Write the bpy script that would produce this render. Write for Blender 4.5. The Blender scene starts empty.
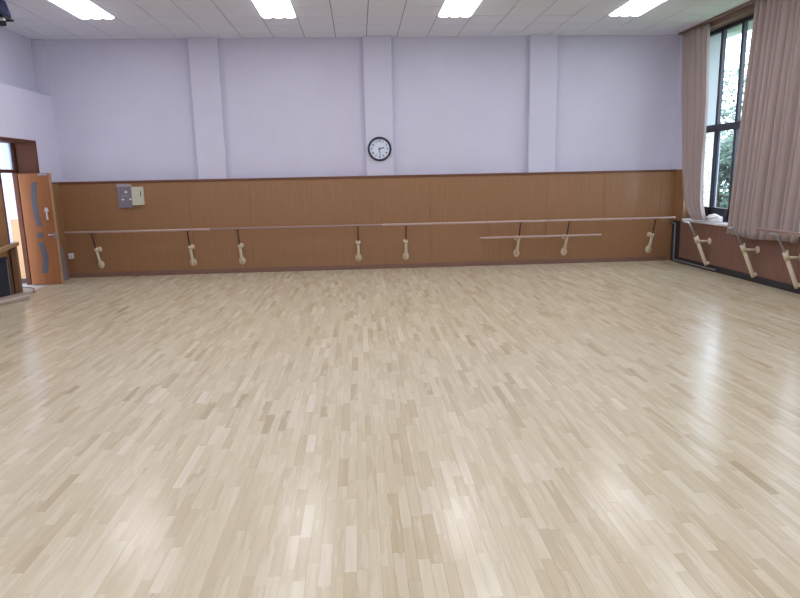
import bpy, math, random
from mathutils import Vector, Matrix
random.seed(7)
sc = bpy.context.scene
COL = sc.collection

# ------------------------------------------------------------------ camera
F_PX, YAW, PITCH, ROLL, CAM_H = 627.8, 0.0606, -0.1912, -0.0207, 1.853
fw = Vector((math.sin(YAW)*math.cos(PITCH), math.cos(YAW)*math.cos(PITCH), math.sin(PITCH)))
rt0 = Vector((math.cos(YAW), -math.sin(YAW), 0)); up0 = rt0.cross(fw)
rt = rt0*math.cos(ROLL) + up0*math.sin(ROLL)
up = -rt0*math.sin(ROLL) + up0*math.cos(ROLL)
cam_d = bpy.data.cameras.new('camera'); cam = bpy.data.objects.new('camera', cam_d); COL.objects.link(cam)
cam_d.sensor_fit = 'HORIZONTAL'; cam_d.sensor_width = 36.0; cam_d.lens = F_PX*36.0/800.0
cam_d.clip_start = 0.05; cam_d.clip_end = 300
M = Matrix((rt, up, -fw)).transposed().to_4x4(); M.translation = Vector((0, 0, CAM_H))
cam.matrix_world = M
sc.camera = cam

# ------------------------------------------------------------------ world, exposure, lamp strength
SKY_STRENGTH = 6.0
LAMP_STRENGTH = 12.0
LAMP_COLOR = (0.93, 0.93, 1.0)
world = bpy.data.worlds.new('overcast_sky'); sc.world = world; world.use_nodes = True
bg = world.node_tree.nodes['Background']
bg.inputs['Color'].default_value = (0.78, 0.87, 1.0, 1); bg.inputs['Strength'].default_value = SKY_STRENGTH
vs = sc.view_settings
vs.view_transform = 'Standard'; vs.look = 'None'; vs.gamma = 1.0; vs.use_curve_mapping = False
vs.exposure = 0.18

# ------------------------------------------------------------------ room dimensions (metres)
D = 13.096           # plaster face of the back wall
B = D - 0.16         # face of the wood panelling on the back wall
H = 4.57             # ceiling
XL, XLU = -5.89, -6.123   # left wall (lower, thicker / upper, set back above the ledge)
LEDGE = 3.53
XR = 6.606           # right wall
XW = XR + 0.25       # window plane
YF = -3.0            # wall behind the camera
WZ = 1.90            # panelling height
T0, R0 = 0.239, 0.424     # ceiling grid offsets

# ------------------------------------------------------------------ materials
def srgb(r, g, b):
    def c(u):
        u /= 255.0
        return u/12.92 if u <= 0.04045 else ((u+0.055)/1.055)**2.4
    return (c(r), c(g), c(b), 1.0)

def mat(name, color, rough=0.6, metal=0.0, spec=0.5, noise=None, bump=None, coat=0.0):
    """noise=(scale xyz, amount): value variation;  bump=(scale, strength)"""
    m = bpy.data.materials.new(name); m.use_nodes = True
    nt = m.node_tree; N = nt.nodes; L = nt.links
    p = N['Principled BSDF']
    p.inputs['Base Color'].default_value = color
    p.inputs['Roughness'].default_value = rough
    p.inputs['Metallic'].default_value = metal
    p.inputs['Specular IOR Level'].default_value = spec
    p.inputs['Coat Weight'].default_value = coat
    if noise or bump:
        tc = N.new('ShaderNodeTexCoord')
    if noise:
        mp = N.new('ShaderNodeMapping'); mp.inputs['Scale'].default_value = noise[0]
        nz = N.new('ShaderNodeTexNoise'); nz.inputs['Scale'].default_value = 1.0
        nz.inputs['Detail'].default_value = 5; nz.inputs['Roughness'].default_value = 0.6
        mr = N.new('ShaderNodeMapRange')
        mr.inputs['From Min'].default_value = 0.25; mr.inputs['From Max'].default_value = 0.75
        mr.inputs['To Min'].default_value = 1-noise[1]; mr.inputs['To Max'].default_value = 1+noise[1]
        hs = N.new('ShaderNodeHueSaturation'); hs.inputs['Color'].default_value = color
        L.new(tc.outputs['Object'], mp.inputs['Vector']); L.new(mp.outputs[0], nz.inputs['Vector'])
        L.new(nz.outputs['Fac'], mr.inputs['Value']); L.new(mr.outputs[0], hs.inputs['Value'])
        L.new(hs.outputs[0], p.inputs['Base Color'])
    if bump:
        nb = N.new('ShaderNodeTexNoise'); nb.inputs['Scale'].default_value = bump[0]
        nb.inputs['Detail'].default_value = 4
        bp = N.new('ShaderNodeBump'); bp.inputs['Strength'].default_value = bump[1]; bp.inputs['Distance'].default_value = 0.01
        L.new(tc.outputs['Object'], nb.inputs['Vector']); L.new(nb.outputs['Fac'], bp.inputs['Height'])
        L.new(bp.outputs[0], p.inputs['Normal'])
    return m

def emit_mat(name, color, strength):
    m = bpy.data.materials.new(name); m.use_nodes = True
    nt = m.node_tree; nt.nodes.clear()
    e = nt.nodes.new('ShaderNodeEmission'); o = nt.nodes.new('ShaderNodeOutputMaterial')
    e.inputs['Color'].default_value = (*color, 1); e.inputs['Strength'].default_value = strength
    nt.links.new(e.outputs[0], o.inputs[0]); return m

def glass_mat(name, tint=(0.95, 0.98, 1.0)):
    m = bpy.data.materials.new(name); m.use_nodes = True
    nt = m.node_tree; N = nt.nodes; N.clear(); L = nt.links
    o = N.new('ShaderNodeOutputMaterial'); t = N.new('ShaderNodeBsdfTransparent'); g = N.new('ShaderNodeBsdfGlossy')
    t.inputs['Color'].default_value = (*tint, 1); g.inputs['Roughness'].default_value = 0.03
    mx = N.new('ShaderNodeMixShader'); mx.inputs[0].default_value = 0.05
    L.new(t.outputs[0], mx.inputs[1]); L.new(g.outputs[0], mx.inputs[2])
    L.new(mx.outputs[0], o.inputs[0]); return m

def plank_mat():
    m = bpy.data.materials.new('maple_floor'); m.use_nodes = True
    nt = m.node_tree; N = nt.nodes; L = nt.links; p = N['Principled BSDF']
    at = N.new('ShaderNodeAttribute'); at.attribute_name = 'tint'
    sp = N.new('ShaderNodeSeparateColor'); L.new(at.outputs['Color'], sp.inputs[0])
    rp = N.new('ShaderNodeValToRGB'); cr = rp.color_ramp
    cr.elements[0].position = 0.0; cr.elements[0].color = srgb(178, 162, 134)
    cr.elements[1].position = 1.0; cr.elements[1].color = srgb(220, 210, 187)
    for pos, c in ((0.12, (191, 176, 145)), (0.4, (201, 188, 158)), (0.62, (207, 195, 166)), (0.85, (213, 203, 175))):
        e = cr.elements.new(pos); e.color = srgb(*c)
    L.new(sp.outputs[0], rp.inputs[0])
    tc = N.new('ShaderNodeTexCoord'); mp = N.new('ShaderNodeMapping'); mp.inputs['Scale'].default_value = (38, 2.2, 1)
    ad = N.new('ShaderNodeVectorMath'); ad.operation = 'ADD'
    cb = N.new('ShaderNodeCombineXYZ'); mu = N.new('ShaderNodeMath'); mu.operation = 'MULTIPLY'; mu.inputs[1].default_value = 57.0
    L.new(sp.outputs[1], mu.inputs[0]); L.new(mu.outputs[0], cb.inputs[2])
    L.new(tc.outputs['Object'], mp.inputs[0]); L.new(mp.outputs[0], ad.inputs[0]); L.new(cb.outputs[0], ad.inputs[1])
    nz = N.new('ShaderNodeTexNoise'); nz.inputs['Scale'].default_value = 1.0; nz.inputs['Detail'].default_value = 6
    L.new(ad.outputs[0], nz.inputs['Vector'])
    mr = N.new('ShaderNodeMapRange'); mr.inputs['From Min'].default_value = .3; mr.inputs['From Max'].default_value = .7
    mr.inputs['To Min'].default_value = .93; mr.inputs['To Max'].default_value = 1.05
    L.new(nz.outputs['Fac'], mr.inputs['Value'])
    hs = N.new('ShaderNodeHueSaturation'); L.new(rp.outputs[0], hs.inputs['Color']); L.new(mr.outputs[0], hs.inputs['Value'])
    mp2 = N.new('ShaderNodeMapping'); mp2.inputs['Scale'].default_value = (17, 2.0, 1)
    ad2 = N.new('ShaderNodeVectorMath'); ad2.operation = 'ADD'
    nz2 = N.new('ShaderNodeTexNoise'); nz2.inputs['Scale'].default_value = 1.0; nz2.inputs['Detail'].default_value = 2
    L.new(tc.outputs['Object'], mp2.inputs[0]); L.new(mp2.outputs[0], ad2.inputs[0]); L.new(cb.outputs[0], ad2.inputs[1]); L.new(ad2.outputs[0], nz2.inputs['Vector'])
    sw = N.new('ShaderNodeMapRange'); sw.inputs['From Min'].default_value = .57; sw.inputs['From Max'].default_value = .61
    sw.inputs['To Min'].default_value = 0; sw.inputs['To Max'].default_value = .45
    L.new(nz2.outputs['Fac'], sw.inputs['Value'])
    mxs = N.new('ShaderNodeMixRGB'); mxs.inputs[2].default_value = srgb(220, 210, 188)
    L.new(sw.outputs[0], mxs.inputs[0]); L.new(hs.outputs[0], mxs.inputs[1])
    L.new(mxs.outputs[0], p.inputs['Base Color'])
    p.inputs['Roughness'].default_value = 0.30
    p.inputs['Specular IOR Level'].default_value = 0.5
    mr2 = N.new('ShaderNodeMapRange'); mr2.inputs['To Min'].default_value = .21; mr2.inputs['To Max'].default_value = .25
    L.new(sp.outputs[2], mr2.inputs['Value']); L.new(mr2.outputs[0], p.inputs['Roughness'])
    return m

def curtain_mat():
    m = bpy.data.materials.new('taupe_curtain'); m.use_nodes = True
    nt = m.node_tree; N = nt.nodes; L = nt.links; p = N['Principled BSDF']; o = N['Material Output']
    c = srgb(176, 160, 156)
    p.inputs['Base Color'].default_value = c; p.inputs['Roughness'].default_value = 0.85
    p.inputs['Specular IOR Level'].default_value = 0.1; p.inputs['Sheen Weight'].default_value = 0.15
    t = N.new('ShaderNodeBsdfTranslucent'); t.inputs['Color'].default_value = c
    mx = N.new('ShaderNodeMixShader'); mx.inputs[0].default_value = 0.10
    L.new(p.outputs[0], mx.inputs[1]); L.new(t.outputs[0], mx.inputs[2]); L.new(mx.outputs[0], o.inputs[0])
    tc = N.new('ShaderNodeTexCoord'); mp = N.new('ShaderNodeMapping'); mp.inputs['Scale'].default_value = (60, 60, 2)
    nz = N.new('ShaderNodeTexNoise'); nz.inputs['Scale'].default_value = 1; nz.inputs['Detail'].default_value = 3
    mr = N.new('ShaderNodeMapRange'); mr.inputs['To Min'].default_value = .86; mr.inputs['To Max'].default_value = 1.12
    hs = N.new('ShaderNodeHueSaturation'); hs.inputs['Color'].default_value = c
    L.new(tc.outputs['Object'], mp.inputs[0]); L.new(mp.outputs[0], nz.inputs['Vector']); L.new(nz.outputs['Fac'], mr.inputs['Value'])
    L.new(mr.outputs[0], hs.inputs['Value']); L.new(hs.outputs[0], p.inputs['Base Color'])
    return m

PAINT = srgb(208, 208, 226)
MT = {
 'paint': mat('white_plaster', PAINT, 0.85, noise=((1.5, 1.5, 1.5), 0.03), bump=(90, 0.08)),
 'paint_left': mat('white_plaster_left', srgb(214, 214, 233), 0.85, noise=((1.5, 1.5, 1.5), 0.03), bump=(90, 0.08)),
 'tile': mat('ceiling_tile', srgb(229, 233, 246), 0.9, noise=((40, 40, 40), 0.05), bump=(120, 0.15)),
 'grid': mat('ceiling_grid', srgb(120, 118, 128), 0.7),
 'veneer': mat('brown_veneer', srgb(150, 111, 76), 0.42, noise=((45, 45, 1.6), 0.12), coat=0.1),
 'veneer_dark': mat('dark_brown_trim', srgb(112, 70, 48), 0.45, noise=((3, 30, 30), 0.12)),
 'skirting': mat('skirting_wood', srgb(128, 96, 82), 0.45, noise=((3, 30, 30), 0.15)),
 'dado': mat('reddish_dado', srgb(126, 94, 82), 0.4, noise=((20, 20, 2), 0.2)),
 'pelmet': mat('pelmet_wood', srgb(126, 96, 88), 0.6, noise=((20, 2, 20), 0.1)),
 'plank': plank_mat(),
 'subfloor': mat('subfloor', srgb(150, 128, 100), 0.9),
 'cream': mat('cream_paint', srgb(216, 202, 176), 0.42, noise=((30, 30, 30), 0.08)),
 'rod': mat('dark_rod', srgb(86, 62, 60), 0.35, metal=0.5),
 'chrome': mat('dull_steel', srgb(176, 176, 184), 0.3, metal=0.8),
 'barre': mat('barre_wood', srgb(182, 158, 152), 0.38, noise=((2, 40, 40), 0.12)),
 'barre_dark': mat('barre_wood_dark', srgb(152, 124, 118), 0.38, noise=((2, 40, 40), 0.12)),
 'door': mat('door_veneer', srgb(158, 101, 62), 0.6, spec=0.25, noise=((40, 40, 2), 0.12)),
 'doorframe': mat('door_frame_wood', srgb(98, 60, 46), 0.7, spec=0.2, noise=((30, 30, 3), 0.15)),
 'frosted': mat('grey_door_glass', srgb(104, 104, 112), 0.25),
 'white_plastic': mat('white_plastic', srgb(226, 226, 228), 0.4),
 'cream_plastic': mat('cream_plastic', srgb(206, 204, 184), 0.4),
 'grey_metal': mat('grey_metal_panel', srgb(134, 130, 142), 0.4, metal=0.2),
 'grey_light': mat('light_grey_panel', srgb(166, 160, 170), 0.45),
 'black': mat('black_plastic', srgb(28, 27, 32), 0.7, spec=0.2),
 'clock_rim': mat('clock_rim', srgb(44, 40, 58), 0.3),
 'clock_face': mat('clock_face', srgb(220, 228, 248), 0.5),
 'ink': mat('dark_ink', srgb(34, 34, 50), 0.6),
 'window_frame': mat('dark_window_frame', srgb(44, 44, 58), 0.4),
 'alu': mat('pale_sash', srgb(168, 172, 192), 0.4),
 'glass': glass_mat('window_glass'),
 'curtain': curtain_mat(),
 'sill': mat('white_sill', srgb(228, 228, 232), 0.4),
 'bag': mat('white_plastic_bag', srgb(240, 240, 242), 0.45),
 'base_black': mat('black_base', srgb(46, 46, 52), 0.5, noise=((20, 20, 20), 0.2)),
 'pipe': mat('grey_pipe', srgb(112, 114, 122), 0.45),
 'navy': mat('navy_vinyl', srgb(34, 40, 58), 0.5, noise=((8, 8, 8), 0.2)),
 'device': mat('dark_blue_case', srgb(30, 38, 76), 0.75, spec=0.2),
 'stand_wood': mat('stand_wood', srgb(126, 92, 66), 0.5, noise=((25, 25, 3), 0.15)),
 'stand_rail': mat('stand_rail_wood', srgb(168, 134, 100), 0.5, noise=((25, 3, 25), 0.15)),
 'offcut': mat('pale_offcut', srgb(206, 192, 176), 0.55, noise=((30, 3, 30), 0.1)),
 'offcut_grey': mat('greyish_offcut', srgb(168, 156, 148), 0.55, noise=((30, 3, 30), 0.1)),
 'cable': mat('black_cable', srgb(30, 28, 32), 0.5),
 'pebble': None,
 'concrete': mat('outdoor_concrete', srgb(170, 170, 168), 0.9, noise=((3, 3, 3), 0.1)),
 'grass': mat('outdoor_grass', srgb(86, 112, 64), 0.9, noise=((4, 4, 4), 0.3)),
 'bark': mat('bark', srgb(86, 72, 60), 0.9, noise=((12, 12, 3), 0.3)),
 'leaf': mat('leaf_green', srgb(92, 114, 100), 0.6, noise=((3, 3, 3), 0.3)),
 'soffit': mat('soffit_grey', srgb(186, 188, 192), 0.8),
 'corr_floor': mat('corridor_floor', srgb(196, 188, 178), 0.5),
 'corr_wood': mat('corridor_wood', srgb(206, 164, 116), 0.5, noise=((25, 25, 3), 0.1)),
 'corr_dark': mat('corridor_dark', srgb(70, 58, 56), 0.6),
 'lens': emit_mat('lamp_lens', LAMP_COLOR, LAMP_STRENGTH),
 'lamp_frame': mat('lamp_frame', srgb(220, 220, 224), 0.5),
}
def pebble_mat():
    m = mat('speckled_render', srgb(232, 232, 230), 0.9)
    nt = m.node_tree; N = nt.nodes; L = nt.links; p = N['Principled BSDF']
    tc = N.new('ShaderNodeTexCoord'); nz = N.new('ShaderNodeTexNoise'); nz.inputs['Scale'].default_value = 34; nz.inputs['Detail'].default_value = 2
    rp = N.new('ShaderNodeValToRGB'); e = rp.color_ramp.elements
    e[0].position = .33; e[0].color = srgb(96, 92, 90); e[1].position = .40; e[1].color = srgb(236, 236, 234)
    L.new(tc.outputs['Object'], nz.inputs['Vector']); L.new(nz.outputs['Fac'], rp.inputs[0]); L.new(rp.outputs[0], p.inputs['Base Color'])
    return m
MT['pebble'] = pebble_mat()

# ------------------------------------------------------------------ mesh helpers
class MB:
    def __init__(s): s.v = []; s.f = []; s.sm = []
    def box(s, x0, x1, y0, y1, z0, z1):
        n = len(s.v)
        s.v += [(x0,y0,z0),(x1,y0,z0),(x1,y1,z0),(x0,y1,z0),(x0,y0,z1),(x1,y0,z1),(x1,y1,z1),(x0,y1,z1)]
        q = [(0,3,2,1),(4,5,6,7),(0,1,5,4),(1,2,6,5),(2,3,7,6),(3,0,4,7)]
        s.f += [tuple(n+i for i in t) for t in q]; s.sm += [False]*6; return s
    def tube(s, pts, r, n=14, caps=True):
        pts = [Vector(p) for p in pts]; rs = r if isinstance(r, (list, tuple)) else [r]*len(pts)
        b0 = len(s.v); prev = None
        for i, p in enumerate(pts):
            t = (pts[min(i+1, len(pts)-1)] - pts[max(i-1, 0)]).normalized()
            if prev is None:
                a = Vector((0,0,1)) if abs(t.z) < .9 else Vector((1,0,0))
                u = t.cross(a).normalized()
            else:
                u = (prev - t*prev.dot(t)).normalized()
            prev = u; w = t.cross(u)
            for k in range(n):
                an = 2*math.pi*k/n; s.v.append(tuple(p + (u*math.cos(an)+w*math.sin(an))*rs[i]))
        for i in range(len(pts)-1):
            for k in range(n):
                a = b0+i*n+k; b = b0+i*n+(k+1)%n
                s.f.append((a, b, b+n, a+n)); s.sm.append(True)
        if caps:
            s.f.append(tuple(b0+k for k in reversed(range(n)))); s.sm.append(False)
            e = b0+(len(pts)-1)*n; s.f.append(tuple(e+k for k in range(n))); s.sm.append(False)
        return s
    def disc(s, c, axis, prof, n=24, sx=1.0, sy=1.0):
        """lathe: prof=[(radius, offset along axis)...]"""
        c = Vector(c); t = Vector(axis).normalized(); a = Vector((0,0,1)) if abs(t.z) < .9 else Vector((1,0,0))
        u = t.cross(a).normalized(); w = u.cross(t); b0 = len(s.v)
        for r, o in prof:
            for k in range(n):
                an = 2*math.pi*k/n; s.v.append(tuple(c + t*o + u*(math.cos(an)*r*sx) + w*(math.sin(an)*r*sy)))
        for i in range(len(prof)-1):
            for k in range(n):
                p = b0+i*n+k; q = b0+i*n+(k+1)%n
                s.f.append((p, q, q+n, p+n)); s.sm.append(False)
        s.f.append(tuple(b0+k for k in reversed(range(n)))); s.sm.append(False)
        e = b0+(len(prof)-1)*n; s.f.append(tuple(e+k for k in range(n))); s.sm.append(False)
        return s
    def prism(s, outline, fn, d0, d1):
        """outline: 2D polygon; fn(a,b,d)->xyz"""
        n = len(outline); b0 = len(s.v)
        for d in (d0, d1):
            s.v += [tuple(fn(a, b, d)) for a, b in outline]
        s.f.append(tuple(b0+i for i in range(n))); s.f.append(tuple(b0+n+i for i in reversed(range(n)))); s.sm += [False]*2
        for i in range(n):
            j = (i+1) % n; s.f.append((b0+i, b0+n+i, b0+n+j, b0+j)); s.sm.append(False)
        return s
    def mesh(s, name):
        me = bpy.data.meshes.new(name); me.from_pydata(s.v, [], s.f)
        me.polygons.foreach_set('use_smooth', s.sm); me.update(); return me
    def build(s, name, m, parent=None, bevel=0.0, fix=True):
        me = s.mesh(name); me.materials.append(MT[m] if isinstance(m, str) else m)
        if fix:
            import bmesh
            bm = bmesh.new(); bm.from_mesh(me); bmesh.ops.recalc_face_normals(bm, faces=bm.faces); bm.to_mesh(me); bm.free()
        o = bpy.data.objects.new(name, me); COL.objects.link(o)
        if parent: o.parent = parent
        if bevel:
            b = o.modifiers.new('bevel', 'BEVEL'); b.width = bevel; b.segments = 2; b.limit_method = 'ANGLE'
        return o

def box(name, m, x0, x1, y0, y1, z0, z1, parent=None, bevel=0.0):
    return MB().box(x0, x1, y0, y1, z0, z1).build(name, m, parent, bevel)
def struct(o, label=None, cat=None):
    o['kind'] = 'structure'
    if label: o['label'] = label
    if cat: o['category'] = cat
    return o
def tag(o, label, cat, group=None, kind=None):
    o['label'] = label; o['category'] = cat
    if group: o['group'] = group
    if kind: o['kind'] = kind
    return o
def empty(name, loc=(0,0,0), rz=0):
    o = bpy.data.objects.new(name, None); COL.objects.link(o); o.location = loc; o.rotation_euler = (0,0,rz)
    o.empty_display_size = 0.1; return o
def copy_tree(o, parent=None):
    c = o.copy(); COL.objects.link(c); c.parent = parent
    for ch in list(o.children):
        copy_tree(ch, c)
    return c
def project(x, y, z):
    d = Vector((x, y, z-CAM_H)); w = d.dot(fw)
    if w < .1: return None
    return 400+F_PX*d.dot(rt)/w, 299-F_PX*d.dot(up)/w, w

# ------------------------------------------------------------------ floor
floor = struct(box('floor', 'subfloor', XL, XR, YF, D, -0.12, -0.014), 'pale maple strip floor filling the whole hall', 'floor')
PW = 0.06; GAP = 0.0003
planks = []
ncol = int(math.ceil((XR-XL)/PW))
for i in range(ncol):
    x0 = XL + i*PW; x1 = min(x0+PW, XR)
    y = YF - random.random()*0.7
    while y < B:
        ln = random.choice((0.25, 0.3, 0.35, 0.4, 0.4, 0.45, 0.5, 0.6))*random.uniform(.95, 1.05)
        ya, yb = max(y, YF), min(y+ln, B)
        if yb-ya > 0.03:
            r = random.random()
            tint = min(1, max(0, random.gauss(0.58, 0.17))) if r > .035 else random.uniform(.08, .25)
            planks.append((x0+GAP, x1-GAP, ya+GAP, yb-GAP, tint, random.random(), random.random(), random.uniform(-.0003, .0003)))
        y += ln
def plank_rank(p):
    cx, cy = (p[0]+p[1])/2, (p[2]+p[3])/2
    q = project(cx, cy, 0)
    if not q or not (-10 < q[0] < 810 and -10 < q[1] < 606): return 1e9
    return q[2]**3/(p[3]-p[2])
planks.sort(key=plank_rank)
def tint_attr(me, cols):
    a = me.attributes.new('tint', 'FLOAT_COLOR', 'POINT')
    a.data.foreach_set('color', [c for col in cols for c in col])
def plank_geo(lst):
    mb = MB(); cols = []
    for x0, x1, y0, y1, t, r1, r2, dz in lst:
        mb.box(x0, x1, y0, y1, -0.014, dz); cols += [(t, r1, r2, 1.0)]*8
    return mb, cols
for p in planks[:300]:
    mb, cols = plank_geo([p]); o = mb.build('floor_plank', 'plank', floor, fix=False); tint_attr(o.data, cols)
mb, cols = plank_geo(planks[300:]); o = mb.build('floor_planks_remaining', 'plank', floor, fix=False); tint_attr(o.data, cols); o['kind'] = 'stuff'

# ------------------------------------------------------------------ ceiling
ceil = struct(box('ceiling', 'grid', XLU-0.1, XW+0.1, YF, D+0.1, H+0.012, H+0.12), 'suspended ceiling of square off-white tiles', 'ceiling')
LAMP_K = (-8, -3, 2, 7)
lamp_rows = [D-R0-1.2-3.0*k for k in range(5)]     # far edge of each lamp row
def in_lamp(k, yc):
    return k in LAMP_K and any(r-1.2 < yc < r for r in lamp_rows)
rest = MB()
tile_mesh = None
for j in range(-1, 28):
    y1 = D-R0-0.6*j; y0 = y1-0.6
    if j == -1: y1 = D
    if y0 < YF: continue
    for k in range(-11, 11):
        x0 = T0+0.6*k; x1 = x0+0.6
        x0 = max(x0, XLU); x1 = min(x1, XR+.02)
        if x1-x0 < .03 or in_lamp(k, (y0+y1)/2): continue
        g = 0.007; dz = random.uniform(-.002, .002)
        full = abs(x1-x0-.6) < 1e-6 and abs(y1-y0-.6) < 1e-6
        if j <= 4:
            if full:
                if tile_mesh is None:
                    t = MB().box(-.3+g, .3-g, -.3+g, .3-g, 0, .014).build('ceiling_tile', 'tile', ceil); tile_mesh = t.data
                else:
                    t = bpy.data.objects.new('ceiling_tile', tile_mesh); COL.objects.link(t); t.parent = ceil
                t.location = ((x0+x1)/2, (y0+y1)/2, H+dz); t.rotation_euler = (random.uniform(-.004, .004), random.uniform(-.004, .004), 0)
            else:
                MB().box(x0+g, x1-g, y0+g, y1-g, H+dz, H+.014).build('ceiling_tile', 'tile', ceil)
        else:
            rest.box(x0+g, x1-g, y0+g, y1-g, H+dz, H+.014)
o = rest.build('ceiling_tiles_remaining', 'tile', ceil, fix=False); o['kind'] = 'stuff'

# ------------------------------------------------------------------ back wall
wb = struct(box('wall_back', 'paint', XLU-.4, XW+.1, D, D+.2, 0, H), 'white plaster back wall with flat pilasters above brown panelling', 'wall')
for x0, x1 in ((-3.186, -2.628), (.164, .720), (3.483, 4.034)):
    box('pilaster', 'paint', x0, x1, D-.12, D, WZ-.05, H-.001, wb, 0.006)
box('pilaster', 'paint', XLU, XL-.01, D-.06, D, LEDGE+.001, H-.001, wb, 0.006)

tr = struct(box('trim_1', 'subfloor', XL, XR+.03, D-.15, D, 0, WZ-.03), 'brown veneer panelling along the lower back wall', 'panelling')
seams = [XL] + [-0.976+1.212*k for k in range(-3, 7)] + [XR-.002]
for a, b in zip(seams[:-1], seams[1:]):
    box('veneer_panel', 'veneer', a+.002, b-.002, B, D-.15, 0.0, WZ-.03, tr, 0.0015)
box('cap_rail', 'veneer_dark', XL, XR, B-.018, D, WZ-.045, WZ, tr, 0.006)
struct(box('baseboard_back', 'skirting', XL+.004, XR-.12, B-.014, B, 0.001, 0.095, None, 0.004), 'low reddish brown skirting under the back panelling', 'skirting')

# ------------------------------------------------------------------ left wall, doorway, corridor
JY0, JY1 = 10.95, 12.2     # doorway near and far jamb
DTOP = 2.65
XD = -6.28                 # door plane
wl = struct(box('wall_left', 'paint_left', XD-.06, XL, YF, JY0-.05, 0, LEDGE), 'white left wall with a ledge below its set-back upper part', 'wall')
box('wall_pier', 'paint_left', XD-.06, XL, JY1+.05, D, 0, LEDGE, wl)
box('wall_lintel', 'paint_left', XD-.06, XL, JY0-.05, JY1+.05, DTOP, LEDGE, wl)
box('upper_wall', 'paint', XLU-.2, XLU, YF, D, LEDGE, H, wl)
# panelling between doorway and corner
t2 = struct(box('trim_2', 'veneer', XL, XL+.012, JY1+.07, B, 0.0, WZ-.03), 'narrow strip of brown panelling between the doorway and the corner', 'panelling')
t9 = struct(box('trim_9', 'veneer', XL, XL+.012, 3.0, JY0-.05, 0.0, WZ-.03), 'brown panelling on the left wall before the doorway', 'panelling')
box('cap_rail', 'veneer_dark', XL, XL+.03, 3.0, JY0-.05, WZ-.03, WZ, t9, .004)
box('cap_rail', 'veneer_dark', XL, XL+.03, JY1+.07, B-.02, WZ-.03, WZ, t2, .004)
# door lining
fr = struct(empty('trim_3', (XL, (JY0+JY1)/2, 0)), 'dark brown wooden lining of the deep doorway', 'door frame')
def inv(o, p):  # keep world placement under an empty parent
    o.matrix_parent_inverse = Matrix.Translation(-p.location) if not p.rotation_euler.z else (Matrix.Translation(p.location) @ Matrix.Rotation(p.rotation_euler.z, 4, 'Z')).inverted()
    return o
inv(box('far_jamb', 'doorframe', XD-.05, XL+.012, JY1, JY1+.045, 0, DTOP, fr, .004), fr)
inv(box('near_jamb', 'doorframe', XD-.05, XL+.012, JY0-.045, JY0, 0, DTOP, fr, .004), fr)
inv(box('head', 'doorframe', XD-.05, XL+.012, JY0-.045, JY1+.045, DTOP-.045, DTOP, fr, .004), fr)
inv(box('transom_bar', 'doorframe', XD-.05, XD+.03, JY0, JY1, 2.075, 2.135, fr, .004), fr)
inv(box('jamb_stop', 'doorframe', XD-.05, XD+.03, JY1-.05, JY1, 0, DTOP-.045, fr, .003), fr)
inv(box('transom_frame', 'alu', XD-.03, XD, JY1-.10, JY1-.05, 2.135, DTOP-.045, fr), fr)
inv(box('transom_pane', 'glass', XD-.02, XD-.014, JY0, JY1-.10, 2.135, DTOP-.045, fr), fr)

def arc_strip(cx, z0, z1, sag, w, n=14):
    L_, R_ = [], []
    for i in range(n+1):
        t = i/n; z = z0+(z1-z0)*t; x = cx + sag*(1-(2*t-1)**2)
        L_.append((x-w/2, z)); R_.append((x+w/2, z))
    return L_ + R_[::-1]
# open leaf: hinge at x=-6.19, free edge at x=-5.63, thin along y
LY0, LY1 = 12.085, 12.13
d1 = struct(box('door_1', 'door', -6.20, -5.632, LY0, LY1, 0.012, 2.062, None, .004), 'orange brown door leaf standing open against the far jamb', 'door')
fn = lambda a, b, d: (a, d, b)
MB().prism(arc_strip(-5.922, 1.10, 1.90, -.045, .095), fn, LY0-.004, LY0+.01).build('glass_strip', 'frosted', d1)
MB().prism(arc_strip(-5.952, .225, .80, .055, .105), fn, LY0-.004, LY0+.01).build('glass_strip', 'frosted', d1)
MB().disc((-5.932, LY0+.006, .935), (0,-1,0), [(.058,0),(.058,.010)], 22).build('round_glass', 'frosted', d1)
box('edge_strip', 'stand_rail', -5.655, -5.628, LY0-.006, LY1+.002, .012, 2.06, d1, .003)
mbx = MB().box(-5.775, -5.75, LY0-.03, LY0-.012, 1.22, 1.42).box(-5.795, -5.73, LY0-.03, LY0, 1.37, 1.405).box(-5.778, -5.747, LY0-.02, LY0, 1.225, 1.25)
mbx.disc((-5.7625, LY0-.008, 1.418), (0,-1,0), [(.024,0),(.024,.022)], 16).build('pull_handle', 'white_plastic', d1, .003)
lk = box('lock_plate', 'grey_metal', -5.692, -5.652, LY0-.008, LY0, .86, 1.0, d1, .003)
MB().tube([(-5.672, LY0-.008, .945), (-5.672, LY0-.05, .945), (-5.69, LY0-.06, .945), (-5.76, LY0-.06, .94)], .011, 10).build('lever', 'chrome', lk)
box('pale_top_strip', 'grey_light', -5.84, -5.68, LY0-.018, LY0, 2.02, 2.055, d1, .003)  # light grey strip near the top of the open leaf
# closed leaf
d2 = struct(box('door_2', 'door', XD-.02, XD+.025, JY0, 11.63, 0.012, 2.07, None, .004), 'brown door leaf left shut at the edge of the picture', 'door')
fn2 = lambda a, b, d: (d, a, b)
MB().prism(arc_strip(11.33, 1.10, 1.90, -.045, .095), fn2, XD+.02, XD+.029).build('glass_strip', 'frosted', d2)
MB().prism(arc_strip(11.33, .225, .80, .055, .105), fn2, XD+.02, XD+.029).build('glass_strip', 'frosted', d2)
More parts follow.
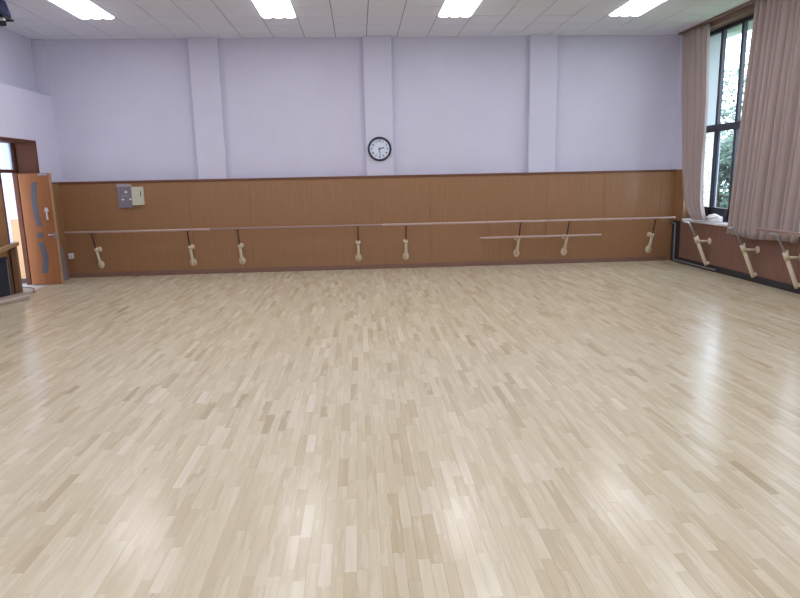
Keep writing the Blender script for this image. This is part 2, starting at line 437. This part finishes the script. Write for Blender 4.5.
# corridor beyond the doorway
cf = struct(box('floor_corridor', 'corr_floor', -9.0, XD-.06, 9.0, 15.6, -.12, -.005), 'pale corridor floor beyond the doorway', 'floor')
thr = struct(box('trim_4', 'corr_floor', XD-.06, XL, JY0, JY1, -.12, -.004), 'pale threshold strip in the doorway', 'threshold')
ce = struct(box('wall_corridor_end', 'paint', -6.60, XD-.06, 12.42, 12.55, 0, 3.2), 'white end wall of the corridor with pale wood dado', 'wall')
box('wood_dado', 'corr_wood', -6.60, XD-.062, 12.39, 12.42, .09, 1.22, ce)
box('skirting', 'corr_dark', -6.62, XD-.062, 12.38, 12.42, 0, .09, ce)
co = struct(box('wall_corridor_outer', 'corr_dark', -9.0, -8.9, 9.0, 15.6, 0, 1.25), 'dark low outer wall of the corridor', 'wall')
box('wall_head', 'paint', -9.0, -8.9, 9.0, 15.6, 2.75, 3.2, co)
box('white_ledge', 'sill', -8.93, -8.8, 9.0, 15.6, .98, 1.02, co)
struct(box('wall_corridor_far', 'paint', -9.0, XD-.06, 15.6, 15.7, 0, 3.2), 'far white wall closing the corridor', 'wall')
struct(box('ceiling_corridor', 'paint', -9.0, XD-.06, 9.0, 15.6, 3.2, 3.3), 'white corridor ceiling', 'ceiling')
w3 = struct(empty('window_3', (-8.95, 11.5, 1.25)), 'bright corridor window with upright bars seen through the doorway', 'window')
inv(MB().box(-8.97, -8.93, 9.0, 15.6, 1.25, 1.31).box(-8.97, -8.93, 9.0, 15.6, 2.69, 2.75).box(-8.97, -8.93, 9.0, 15.6, 1.93, 1.98).build('window_frame', 'alu', w3), w3)
for k in range(16):
    y = 11.6+k*.24
    inv(box('bar', 'alu', -8.96, -8.94, y, y+.03, 1.31, 2.69, w3), w3)
inv(box('pane', 'glass', -8.952, -8.947, 9.0, 15.6, 1.31, 2.69, w3), w3)

# ------------------------------------------------------------------ right wall with the tall window
WY0, WY1 = 6.83, 12.59; WB, WT = .91, 4.47
wr = struct(box('wall_right', 'paint', XR, XW+.12, YF, WY0, 0, H), 'right wall with a tall curtained window above a wooden dado', 'wall')
box('wall_corner_pier', 'paint', XR, XW+.12, WY1, D, 0, H, wr)
box('wall_below_window', 'paint', XR+.012, XW+.12, WY0, WY1, 0, WB-.045, wr)
box('wall_header', 'pelmet', XR, XW+.12, WY0, WY1, WT, H, wr)
t5 = struct(box('trim_5', 'dado', XR, XR+.012, 0.0, 12.62, .11, WB-.045), 'reddish brown dado panelling under the window', 'panelling')
ys = [12.62-1.22*k for k in range(11)]
for a, b in zip(ys[1:], ys[:-1]):
    if a < 0: break
    box('dado_panel', 'dado', XR-.008, XR, a+.002, b-.002, .11, WB-.047, t5, .002)
struct(box('baseboard_right', 'base_black', XR-.035, XR+.012, YF, 12.62, 0.001, .11, None, .006), 'black skirting along the foot of the right wall', 'skirting')
struct(box('trim_6', 'base_black', XR-.02, XR, 12.62, B, 0.001, .86, None, .004), 'dark panel in the corner below the window', 'panel')
struct(box('trim_8', 'veneer', XR-.012, XR, WY1-.015, B, .86, WZ-.005, None, .002), 'brown panelling on the corner pier beside the narrow curtain', 'panelling')
struct(box('trim_10', 'veneer', XR-.012, XW-.04, WY1-.015, WY1-.001, WB, WZ-.005, None, .002), 'brown lining of the window reveal behind the narrow curtain', 'panelling')
ws = struct(box('trim_7', 'sill', XR-.05, XW-.03, WY0, 12.5, WB-.045, WB, None, .006), 'white window sill', 'sill')
w1 = struct(empty('window_1', (XW, (WY0+WY1)/2, WB)), 'tall dark-framed window between taupe curtains', 'window')
def ww(name, m, *a, parent=w1, bevel=.004):
    return inv(box(name, m, *a, parent, bevel), parent)
FX0, FX1 = XW-.035, XW+.035
ww('bottom_rail', 'window_frame', FX0, FX1, WY0, WY1, WB, 1.16)
ww('top_rail', 'window_frame', FX0, FX1, WY0, WY1, WT-.07, WT)
ww('transom', 'window_frame', FX0-.01, FX1, WY0, WY1, 2.59, 2.72)
MW = .036
mulls = [12.565-.0] + [11.957-.641*k for k in range(8)]
for y in mulls + [WY0+.025]:
    if y < WY0: continue
    ww('mullion', 'window_frame', FX0, FX1, y-MW, y+MW, WB, WT)
for a, b in zip(mulls, mulls[1:]):
    ww('pane', 'glass', XW-.003, XW+.003, b+MW, a-MW, 2.72, WT-.07, bevel=0)
    ww('pane', 'glass', XW-.003, XW+.003, b+MW, a-MW, 1.16, 2.59, bevel=0)
ww('sash_stile', 'alu', XW+.005, XW+.03, 11.86, 11.925, 1.16, 2.59)
ww('sash_stile', 'alu', XW+.005, XW+.03, 10.58, 10.64, 1.16, 2.59)

# outside
struct(box('ground', 'grass', XW+.12, 60, -20, 70, -.6, -.5), 'grass outside the window', 'ground')
fin = struct(box('wall_exterior_fin', 'pebble', XW+.04, XW+.40, WY1-.01, WY1+.30, -.5, 2.62), 'white speckled outside pier beside the window', 'wall')
box('smooth_upper_pier', 'soffit', XW+.04, XW+.40, WY1-.01, WY1+.30, 2.62, 4.9, fin)
struct(box('roof_eave', 'soffit', XW+.12, 7.62, YF, 14, 4.50, 4.75), 'pale roof overhang above the window outside', 'eave')

def tree(x, y, h, rad, seed, label):
    rnd = random.Random(seed); t = empty('garden_tree', (x, y, -.5))
    mbt = MB().tube([(0,0,0), (.06,.03,h*.3), (-.05,.05,h*.6), (0,0,h*.85)], [.16,.13,.09,.03], 10)
    for k in range(7):
        a = k*2.4; z = h*(.3+.08*k)
        mbt.tube([(0,.03,z), (math.cos(a)*rad*.6, math.sin(a)*rad*.6, z+h*.12)], [.05,.015], 7)
    mbt.build('trunk', 'bark', t)
    v, f = [], []
    blobs = [(rnd.gauss(0, rad*.45), rnd.gauss(0, rad*.45), h*rnd.uniform(.22, .95), rad*rnd.uniform(.35, .6)) for _ in range(16)]
    for _ in range(5200):
        bx, by, bz, br = rnd.choice(blobs)
        d = Vector((rnd.gauss(0,1), rnd.gauss(0,1), rnd.gauss(0,1))).normalized()*br*rnd.uniform(.6, 1)
        c = Vector((bx, by, max(.3, bz)))+d
        u = Vector((rnd.gauss(0,1), rnd.gauss(0,1), rnd.gauss(0,1))).normalized()
        w = u.orthogonal().normalized(); s = rnd.uniform(.07, .13); n = len(v)
        v += [tuple(c-u*s), tuple(c+w*s*.5), tuple(c+u*s), tuple(c-w*s*.5)]; f.append((n, n+1, n+2, n+3))
    me = bpy.data.meshes.new('crown'); me.from_pydata(v, [], f); me.materials.append(MT['leaf'])
    c = bpy.data.objects.new('crown', me); COL.objects.link(c); c.parent = t; c['kind'] = 'stuff'
    tag(t, label, 'tree', 'trees outside the window'); return t
tree(10.6, 18.2, 3.3, 1.3, 1, 'nearer leafy green tree outside the tall window')
tree(13.5, 26.5, 7.6, 2.6, 2, 'taller green tree farther back outside the tall window')
tree(15.4, 21.0, 3.6, 1.6, 3, 'low bushy green tree outside the lower window panes')

# ------------------------------------------------------------------ wall behind the camera
struct(box('wall_front', 'paint', XLU-.4, XW+.1, YF-.2, YF, 0, H), 'plain white wall behind the viewer', 'wall')

# ------------------------------------------------------------------ ceiling lamps
def make_lamp():
    t = empty('ceiling_lamp')
    MB().box(-.298, .298, -.598, -.585, -.004, .03).box(-.298, .298, .585, .598, -.004, .03).box(-.298, -.285, -.585, .585, -.004, .03).box(.285, .298, -.585, .585, -.004, .03).build('frame', 'lamp_frame', t)
    box('housing', 'lamp_frame', -.29, .29, -.59, .59, .03, .06, t)
    for k in (-1, 0, 1):
        mb = MB(); n = 10; cx = k*.19; prof = [(cx-.092*math.cos(math.pi*i/n), .004-.030*math.sin(math.pi*i/n)) for i in range(n+1)]
        mb.prism(prof + [(cx+.092, .02), (cx-.092, .02)], lambda a, b, d: (a, d, b), -.583, .583).build('lens', 'lens', t)
    return t
pos_words = ('leftmost', 'second from the left', 'third from the left', 'rightmost')
proto = make_lamp(); first = True
for ri, r in enumerate(lamp_rows):
    for ci, k in enumerate(LAMP_K):
        o = proto if first else copy_tree(proto); first = False
        o.location = (T0+.6*k+.3, r-.6, H)
        if ri == 0:
            tag(o, ('leftmost glowing ceiling lamp, above the doorway side', 'second glowing ceiling lamp from the left wall', 'third glowing ceiling lamp from the left, right of the clock', 'glowing ceiling lamp nearest the curtained window')[ci], 'ceiling lamp', 'recessed ceiling lamps')
        else:
            tag(o, 'recessed ceiling lamp of row %s toward the viewer, %s across the hall' % (('', 'two', 'three', 'four', 'five')[ri], pos_words[ci]), 'ceiling lamp', 'recessed ceiling lamps')

# ------------------------------------------------------------------ barre brackets
def screw(parent, c, m='cream'):
    c = Vector(c)
    MB().tube([c, c+Vector((.0, -.012, .03))], .008, 8).disc(tuple(c+Vector((0, -.012, .03))), (0,-.3,1), [(.013,0),(.016,.006),(.013,.014)], 10).build('thumb_screw', m, parent)
def make_bracket():
    t = empty('barre_bracket')
    MB().disc((0,0,.25), (0,-1,0), [(.066,0),(.066,.008),(.050,.018),(.036,.03)], 22, 1.0, 1.25).build('lower_flange', 'cream', t)
    MB().tube([(0,-.015,.22), (0,-.035,.27), (0,-.10,.42), (0,-.165,.575)], [.038,.036,.029,.029], 14).build('post', 'cream', t)
    MB().disc((0,0,.56), (0,-1,0), [(.052,0),(.052,.008),(.036,.02)], 22).build('upper_flange', 'cream', t)
    MB().tube([(0,-.01,.56), (0,-.155,.56)], .020, 12).build('arm', 'cream', t)
    MB().tube([(0,-.145,.53), (0,-.175,.60)], .037, 14).build('collar', 'cream', t)
    screw(t, (0,-.155,.60))
    MB().tube([(0,-.17,.58), (0,-.245,.76), (0,-.292,.88), (0,-.299,.905)], .0145, 10).build('rod', 'rod', t)
    box('saddle', 'rod', -.055, .055, -.315, -.283, .893, .904, t, .002)
    return t
bx = [-5.240, -3.412, -2.425, -.056, .924, 3.250, 4.264, 6.095]
blabel = ['cream barre bracket nearest the open door', 'second barre bracket from the door, right of the wall boxes', 'third barre bracket from the door, left of the clock pilaster', 'barre bracket under the left side of the wall clock', 'barre bracket just right of below the wall clock', 'left of the two brackets carrying the short lower barre', 'right of the two brackets carrying the short lower barre', 'last barre bracket on the back wall, beside the curtained corner']
pb = make_bracket()
for i, x in enumerate(bx):
    o = pb if i == 0 else copy_tree(pb); o.location = (x, B, 0); o.rotation_euler = (0, 0, (0,.02,-.02,.03,-.02,.02,-.01,-.06)[i])
    tag(o, blabel[i], 'bracket', 'barre brackets on the back wall')
BZ = .926; BD = B-.30
def rail(x0, x1, y, z, m, label, r=.0225, group='barre rails on the back wall'):
    o = MB().tube([(x0,y,z), (x0+.006,y,z), (x1-.006,y,z), (x1,y,z)], [r*.8, r, r, r*.8], 16).build('barre_rail', m)
    return tag(o, label, 'barre', group)
rail(-5.74, -2.965, BD, BZ, 'barre', 'wooden barre length at the left, starting by the open door')
rail(-2.96, .43, BD, BZ, 'barre_dark', 'wooden barre length running left from below the clock')
rail(.435, 3.795, BD, BZ, 'barre', 'wooden barre length running right from below the clock')
rail(3.80, 6.49, BD, BZ, 'barre', 'wooden barre length ending at the curtained corner')
rail(2.43, 4.975, B-.222, .604, 'barre', 'short lower wooden barre hung below the upper one', r=.021)

def make_bracket_r():
    t = empty('barre_bracket')
    MB().disc((0,0,.12), (0,-1,0), [(.045,0),(.045,.01),(.034,.025)], 20).build('foot_flange', 'cream', t)
    MB().tube([(0,-.03,.09), (0,-.05,.13), (0,-.26,.60)], [.034,.033,.030], 14).build('post', 'cream', t)
    MB().disc((0,0,.55), (0,-1,0), [(.062,0),(.062,.008),(.03,.02)], 22).build('wall_flange', 'cream', t)
    MB().tube([(0,-.01,.55), (0,-.12,.552), (0,-.235,.555)], [.02,.022,.024], 12).build('arm', 'cream', t)
    MB().tube([(0,-.225,.52), (0,-.275,.635)], .040, 14).build('collar', 'cream', t)
    screw(t, (0,-.225,.62))
    MB().tube([(0,-.262,.61), (0,-.40,.86), (0,-.425,.895), (0,-.455,.915), (0,-.53,.923)], .0165, 12).build('rod', 'chrome', t)
    return t
pr = make_bracket_r()
for i, (y, lab) in enumerate(((11.49, 'leaning bracket under the window sill, nearest the corner'), (10.03, 'leaning bracket below the left edge of the wide curtain'), (8.96, 'leaning bracket carrying the barre at the right edge'), (7.5, 'leaning bracket past the right edge holding the barre end'))):
    o = pr if i == 0 else copy_tree(pr); o.location = (XR-.008, y, 0); o.rotation_euler = (0, 0, -math.pi/2)
    tag(o, lab, 'bracket', 'leaning brackets along the right wall')
o = MB().tube([(XR-.50, 9.33, .962), (XR-.50, 9.32, .962), (XR-.50, 7.21, .962), (XR-.50, 7.2, .962)], [.018,.0225,.0225,.018], 16).build('barre_rail', 'barre_dark')
tag(o, 'wooden barre in front of the wide curtain at the right', 'barre')

# ------------------------------------------------------------------ clock
def text_mesh(body, size, m, parent, loc, rot, name='numeral', extrude=.0008, offset=.0012):
    cu = bpy.data.curves.new('txt', 'FONT'); cu.body = body; cu.size = size; cu.align_x = 'CENTER'; cu.align_y = 'CENTER'; cu.extrude = extrude; cu.offset = offset
    to = bpy.data.objects.new('txt', cu); COL.objects.link(to)
    dg = bpy.context.evaluated_depsgraph_get(); me = bpy.data.meshes.new_from_object(to.evaluated_get(dg))
    bpy.data.objects.remove(to); bpy.data.curves.remove(cu)
    me.name = name; me.materials.clear(); me.materials.append(MT[m])
    o = bpy.data.objects.new(name, me); COL.objects.link(o); o.parent = parent; o.location = loc; o.rotation_euler = rot
    return o
ck = empty('wall_clock', (.438, D-.12, 2.424))
tag(ck, 'round white wall clock with dark rim on the middle pilaster', 'clock')
mb = MB(); n = 40; prof = [(.236,0),(.240,-.02),(.232,-.042),(.214,-.046),(.200,-.034),(.198,-.012)]
for r, y in prof:
    for k in range(n):
        a = 2*math.pi*k/n; mb.v.append((r*math.cos(a), y, r*math.sin(a)))
for i in range(len(prof)-1):
    for k in range(n):
        p = i*n+k; q = i*n+(k+1) % n; mb.f.append((p, q, q+n, p+n)); mb.sm.append(True)
mb.build('rim', 'clock_rim', ck)
face = MB().disc((0,-.002,0), (0,-1,0), [(.202,0),(.202,.012)], 40).build('dial', 'clock_face', ck)
for k in range(1, 13):
    a = math.radians(90-30*k)
    text_mesh(str(k), .062, 'ink', face, (.155*math.cos(a), -.0155, .155*math.sin(a)), (math.pi/2, 0, 0))
def hand(name, ang, ln, w, y):
    mb = MB().box(-w/2, w/2, y-.002, y, -.03, ln); o = mb.build(name, 'ink', ck); o.rotation_euler = (0, math.radians(ang), 0); return o
hand('hour_hand', 74, .10, .016, -.018); hand('minute_hand', 175, .14, .011, -.022); hand('second_hand', 205, .13, .004, -.025)
MB().disc((0,-.017,0), (0,-1,0), [(.014,0),(.014,.011)], 14).build('hub', 'ink', ck)

# ------------------------------------------------------------------ wall boxes
pl = empty('wall_panel', (-4.625, B, 1.60)); tag(pl, 'grey metal board with white marks on the panelling', 'notice board')
box('board', 'grey_metal', -.14, .14, -.028, 0, -.235, .17, pl, .004)
box('header_band', 'grey_light', -.148, .132, -.036, 0, .178, .24, pl, .004)
box('print_mark', 'white_plastic', .00, .05, -.030, -.028, .06, .10, pl)
box('print_mark', 'white_plastic', -.075, -.02, -.030, -.028, -.08, -.05, pl)
box('print_mark', 'white_plastic', .075, .12, -.030, -.028, -.075, -.045, pl)
for k in range(4):
    box('print_mark', 'grey_light', -.06+.04*k, -.035+.04*k, -.0295, -.028, -.01+.01*(k % 2), .02, pl)
cb = empty('control_box', (-4.374, B, 1.597)); tag(cb, 'cream plastic control box beside the grey board', 'control box')
box('case', 'cream_plastic', -.112, .112, -.06, 0, -.178, .178, cb, .008)
box('slot', 'ink', .06, .075, -.063, -.059, -.01, .09, cb)
so = empty('wall_socket', (-5.80, B, .44)); tag(so, 'small white socket box low on the panelling behind the door', 'socket')
box('case', 'white_plastic', -.045, .05, -.045, 0, -.055, .055, so, .006)
box('socket_slot', 'ink', -.012, -.006, -.0465, -.044, -.015, .015, so); box('socket_slot', 'ink', .012, .018, -.0465, -.044, -.015, .015, so)

# grey board leaning against the left wall behind the door
gb = MB().prism([(12.30,0),(12.72,0),(12.70,.55),(12.64,.68),(12.54,.76),(12.30,.78)], lambda a, b, d: (XL+.014+d+.04*(1-b/.78), a, b+.003), 0, .03).build('leaning_board', 'grey_metal', None, .004)
tag(gb, 'grey board leaning in the corner behind the open door', 'board')

# ------------------------------------------------------------------ curtains
def lerp_keys(keys, v):
    for (v0, a), (v1, b) in zip(keys, keys[1:]):
        if v <= v1: return a+(b-a)*(v-v0)/(v1-v0)
    return keys[-1][1]
def curtain(name, label, ztop, zbot, far, near, folds, amp, seed, xc, hem=.02):
    """far/near = [(v, y)...] position of the far and near edge from top (v=0) to hem (v=1)"""
    rnd = random.Random(seed); nu = folds*12; nv = 30
    jit = [rnd.uniform(-.33, .33) for _ in range(folds+2)]; am = [rnd.uniform(.45, 1.35) for _ in range(folds+2)]
    wid = [rnd.uniform(-.5, .5) for _ in range(folds+2)]
    mb = MB()
    for j in range(nv+1):
        v = j/nv; e0 = lerp_keys(far, v); e1 = lerp_keys(near, v)
        for i in range(nu+1):
            u = i/nu; fpos = u*folds; k = int(min(folds-1, fpos)); loc = fpos-k
            a = am[k]*(1-loc)+am[k+1]*loc; jt = jit[k]*(1-loc)+jit[k+1]*loc
            ph = 2*math.pi*(fpos+jt+.10*math.sin(3*v+k))
            s = math.sin(ph); s = math.copysign(abs(s)**.7, s)
            s2 = math.sin(2*ph+wid[k]*6)*.18*(1-v*.4)
            y = e0+(e1-e0)*u + .018*math.cos(ph)*a
            x = xc - amp*a*(s+s2)*(.8+.3*v) + .012*math.sin(2.3*v+u*9)
            mb.v.append((x, y, ztop+(zbot-ztop)*v + hem*math.sin(7*u+2)*v))
    for j in range(nv):
        for i in range(nu):
            q = j*(nu+1)+i; mb.f.append((q, q+1, q+nu+2, q+nu+1)); mb.sm.append(True)
    o = mb.build(name, 'curtain'); sd = o.modifiers.new('thick', 'SOLIDIFY'); sd.thickness = .004; sd.offset = 0
    return tag(o, label, 'curtain', 'taupe curtains')
XC = XR-.12
curtain('window_curtain', 'narrow taupe curtain in the corner, its hem bunched on the sill', H-.04, .935, [(0,12.86),(.3,12.76),(.74,12.52),(.88,12.40),(.95,12.26),(1,12.02)], [(0,11.90),(.4,11.75),(.74,11.75),(.92,11.68),(1,11.55)], 7, .042, 3, XC+.04, hem=.004)
curtain('window_curtain', 'wide taupe curtain hanging below the sill at the right', H-.04, .755, [(0,10.40),(1,10.69)], [(0,8.62),(1,8.92)], 12, .058, 5, XC)
curtain('window_curtain', 'unseen taupe curtain past the right edge, shaped to narrow the window glare', H-.04, .755, [(0,8.05),(1,8.80)], [(0,6.5),(1,6.9)], 12, .05, 9, XC)  # out of view; far edge slanted to shape the window glare on the floor
rl = MB().box(XC-.03, XC+.03, 6.4, 12.92, H-.035, H-.002).build('curtain_track', 'pelmet'); tag(rl, 'long brown curtain track under the ceiling edge', 'curtain track')

# ------------------------------------------------------------------ white bag on the sill
def blob(name, m, loc, scale, seed, rough=.25, flat=0):
    import bmesh
    from mathutils import noise
    bm = bmesh.new(); bmesh.ops.create_icosphere(bm, subdivisions=4, radius=1)
    for v in bm.verts:
        n = noise.noise(v.co*1.6+Vector((seed,0,0)))*rough + abs(noise.noise(v.co*4+Vector((0,seed,0))))*rough*.5
        v.co *= 1+n
        v.co.z = max(v.co.z, -.75)
        v.co = Vector((v.co.x*scale[0], v.co.y*scale[1], (v.co.z+.75)*scale[2]))
    me = bpy.data.meshes.new(name); bm.to_mesh(me); bm.free(); me.materials.append(MT[m])
    me.polygons.foreach_set('use_smooth', [True]*len(me.polygons))
    o = bpy.data.objects.new(name, me); COL.objects.link(o); o.location = loc; return o
tag(blob('plastic_bag', 'bag', (6.67, 11.50, WB), (.075, .22, .075), 3.3, .42), 'crumpled white plastic bag on the window sill', 'bag')

# ------------------------------------------------------------------ heating pipe in the right corner
hp = MB().tube([(XR-.075, 12.93, .80), (XR-.075, 12.74, .80), (XR-.075, 12.70, .77), (XR-.075, 12.70, .10), (XR-.075, 12.67, .055), (XR-.075, 12.6, .05), (XR-.075, 11.2, .05), (XR-.075, 11.12, .05)], .017, 12).build('heating_pipe', 'pipe')
tag(hp, 'grey heating pipe running down the corner and along the floor', 'pipe')

# ------------------------------------------------------------------ rail stand, mat and boards at the left edge
ang = math.atan2(.28, .96)      # stand runs towards the viewer and slightly right
st = empty('rail_stand', (-5.86, 11.06, 0), ang); tag(st, 'brown wooden rail stand at the left edge beside the doorway', 'stand')
def sp(name, m, *a): return box(name, m, *a, st, .006)
sp('top_rail', 'stand_rail', -.045, .045, -2.15, .06, .845, .905)
sp('leg', 'stand_wood', -.045, .045, -.22, -.12, 0.0, .845)
sp('leg', 'stand_wood', -.045, .045, -2.05, -1.95, 0.0, .845)
sp('foot', 'stand_wood', -.07, .09, -2.07, -1.93, 0.0, .04)
gm = empty('folded_mat', (XL+.013, 10.35, .0), 0); tag(gm, 'dark navy folded mat standing against the left wall behind the rail', 'mat')
for k in range(2):
    box('fold', 'navy', .002+.022*k, .023+.022*k, -.42, .40-.02*k, 0.001, .70-.03*k, gm, .008)
box('strap', 'pipe', .046, .052, .30, .33, 0.002, .66, gm)
for i in range(4):
    o = box('board_offcut', ('offcut', 'offcut_grey')[i % 2], -.055, .055, -.33+.02*(i % 2), .33-.03*((i*2) % 3), 0, .030, None, .003)
    o.location = (-5.61+.012*((i*3) % 4-1), 10.24+.02*(i % 3), .001+.0305*i); o.rotation_euler = (0, 0, -.29+.02*(i-1))
    tag(o, ('lowest board', 'second lowest board', 'second highest board', 'topmost board')[i]+' in the small stack on the floor by the left wall', 'board', 'pale boards stacked on the floor')
cbp = [(-6.6, 12.25, .006), (-6.45, 12.05, .006), (-6.25, 11.85, .006), (-6.05, 11.75, .006), (-5.92, 11.6, .006), (-5.80, 11.30, .006), (-5.72, 11.22, .006)]
cc = MB().tube(cbp, .007, 8).build('floor_cable', 'cable'); tag(cc, 'thin black cable lying across the doorway threshold', 'cable')

# ------------------------------------------------------------------ dark device high on the left
dv = empty('ceiling_projector', (-5.12, 9.8, 4.19), 0); tag(dv, 'dark blue projector hung from the ceiling at upper left', 'projector')
MB().prism([(-.24,.0),(.205,.0),(.225,.05),(.17,.25),(.12,.27),(-.24,.27)], lambda a, b, d: (a, d, b), -.16, .16).build('case', 'device', dv, .015)
box('base_plate', 'black', -.24, .255, -.15, .15, -.03, .0, dv, .006)
box('bracket_arm', 'grey_light', -.22, .06, -.14, -.08, -.05, -.031, dv, .004)
box('bracket_arm', 'grey_light', .13, .24, -.12, -.05, -.065, -.031, dv, .004)
box('lower_case', 'black', -.20, .17, -.09, .10, -.10, -.031, dv, .01)
MB().tube([(-.05, 0, .26), (-.05, 0, H-4.19)], .025, 12).build('ceiling_pole', 'black', dv)
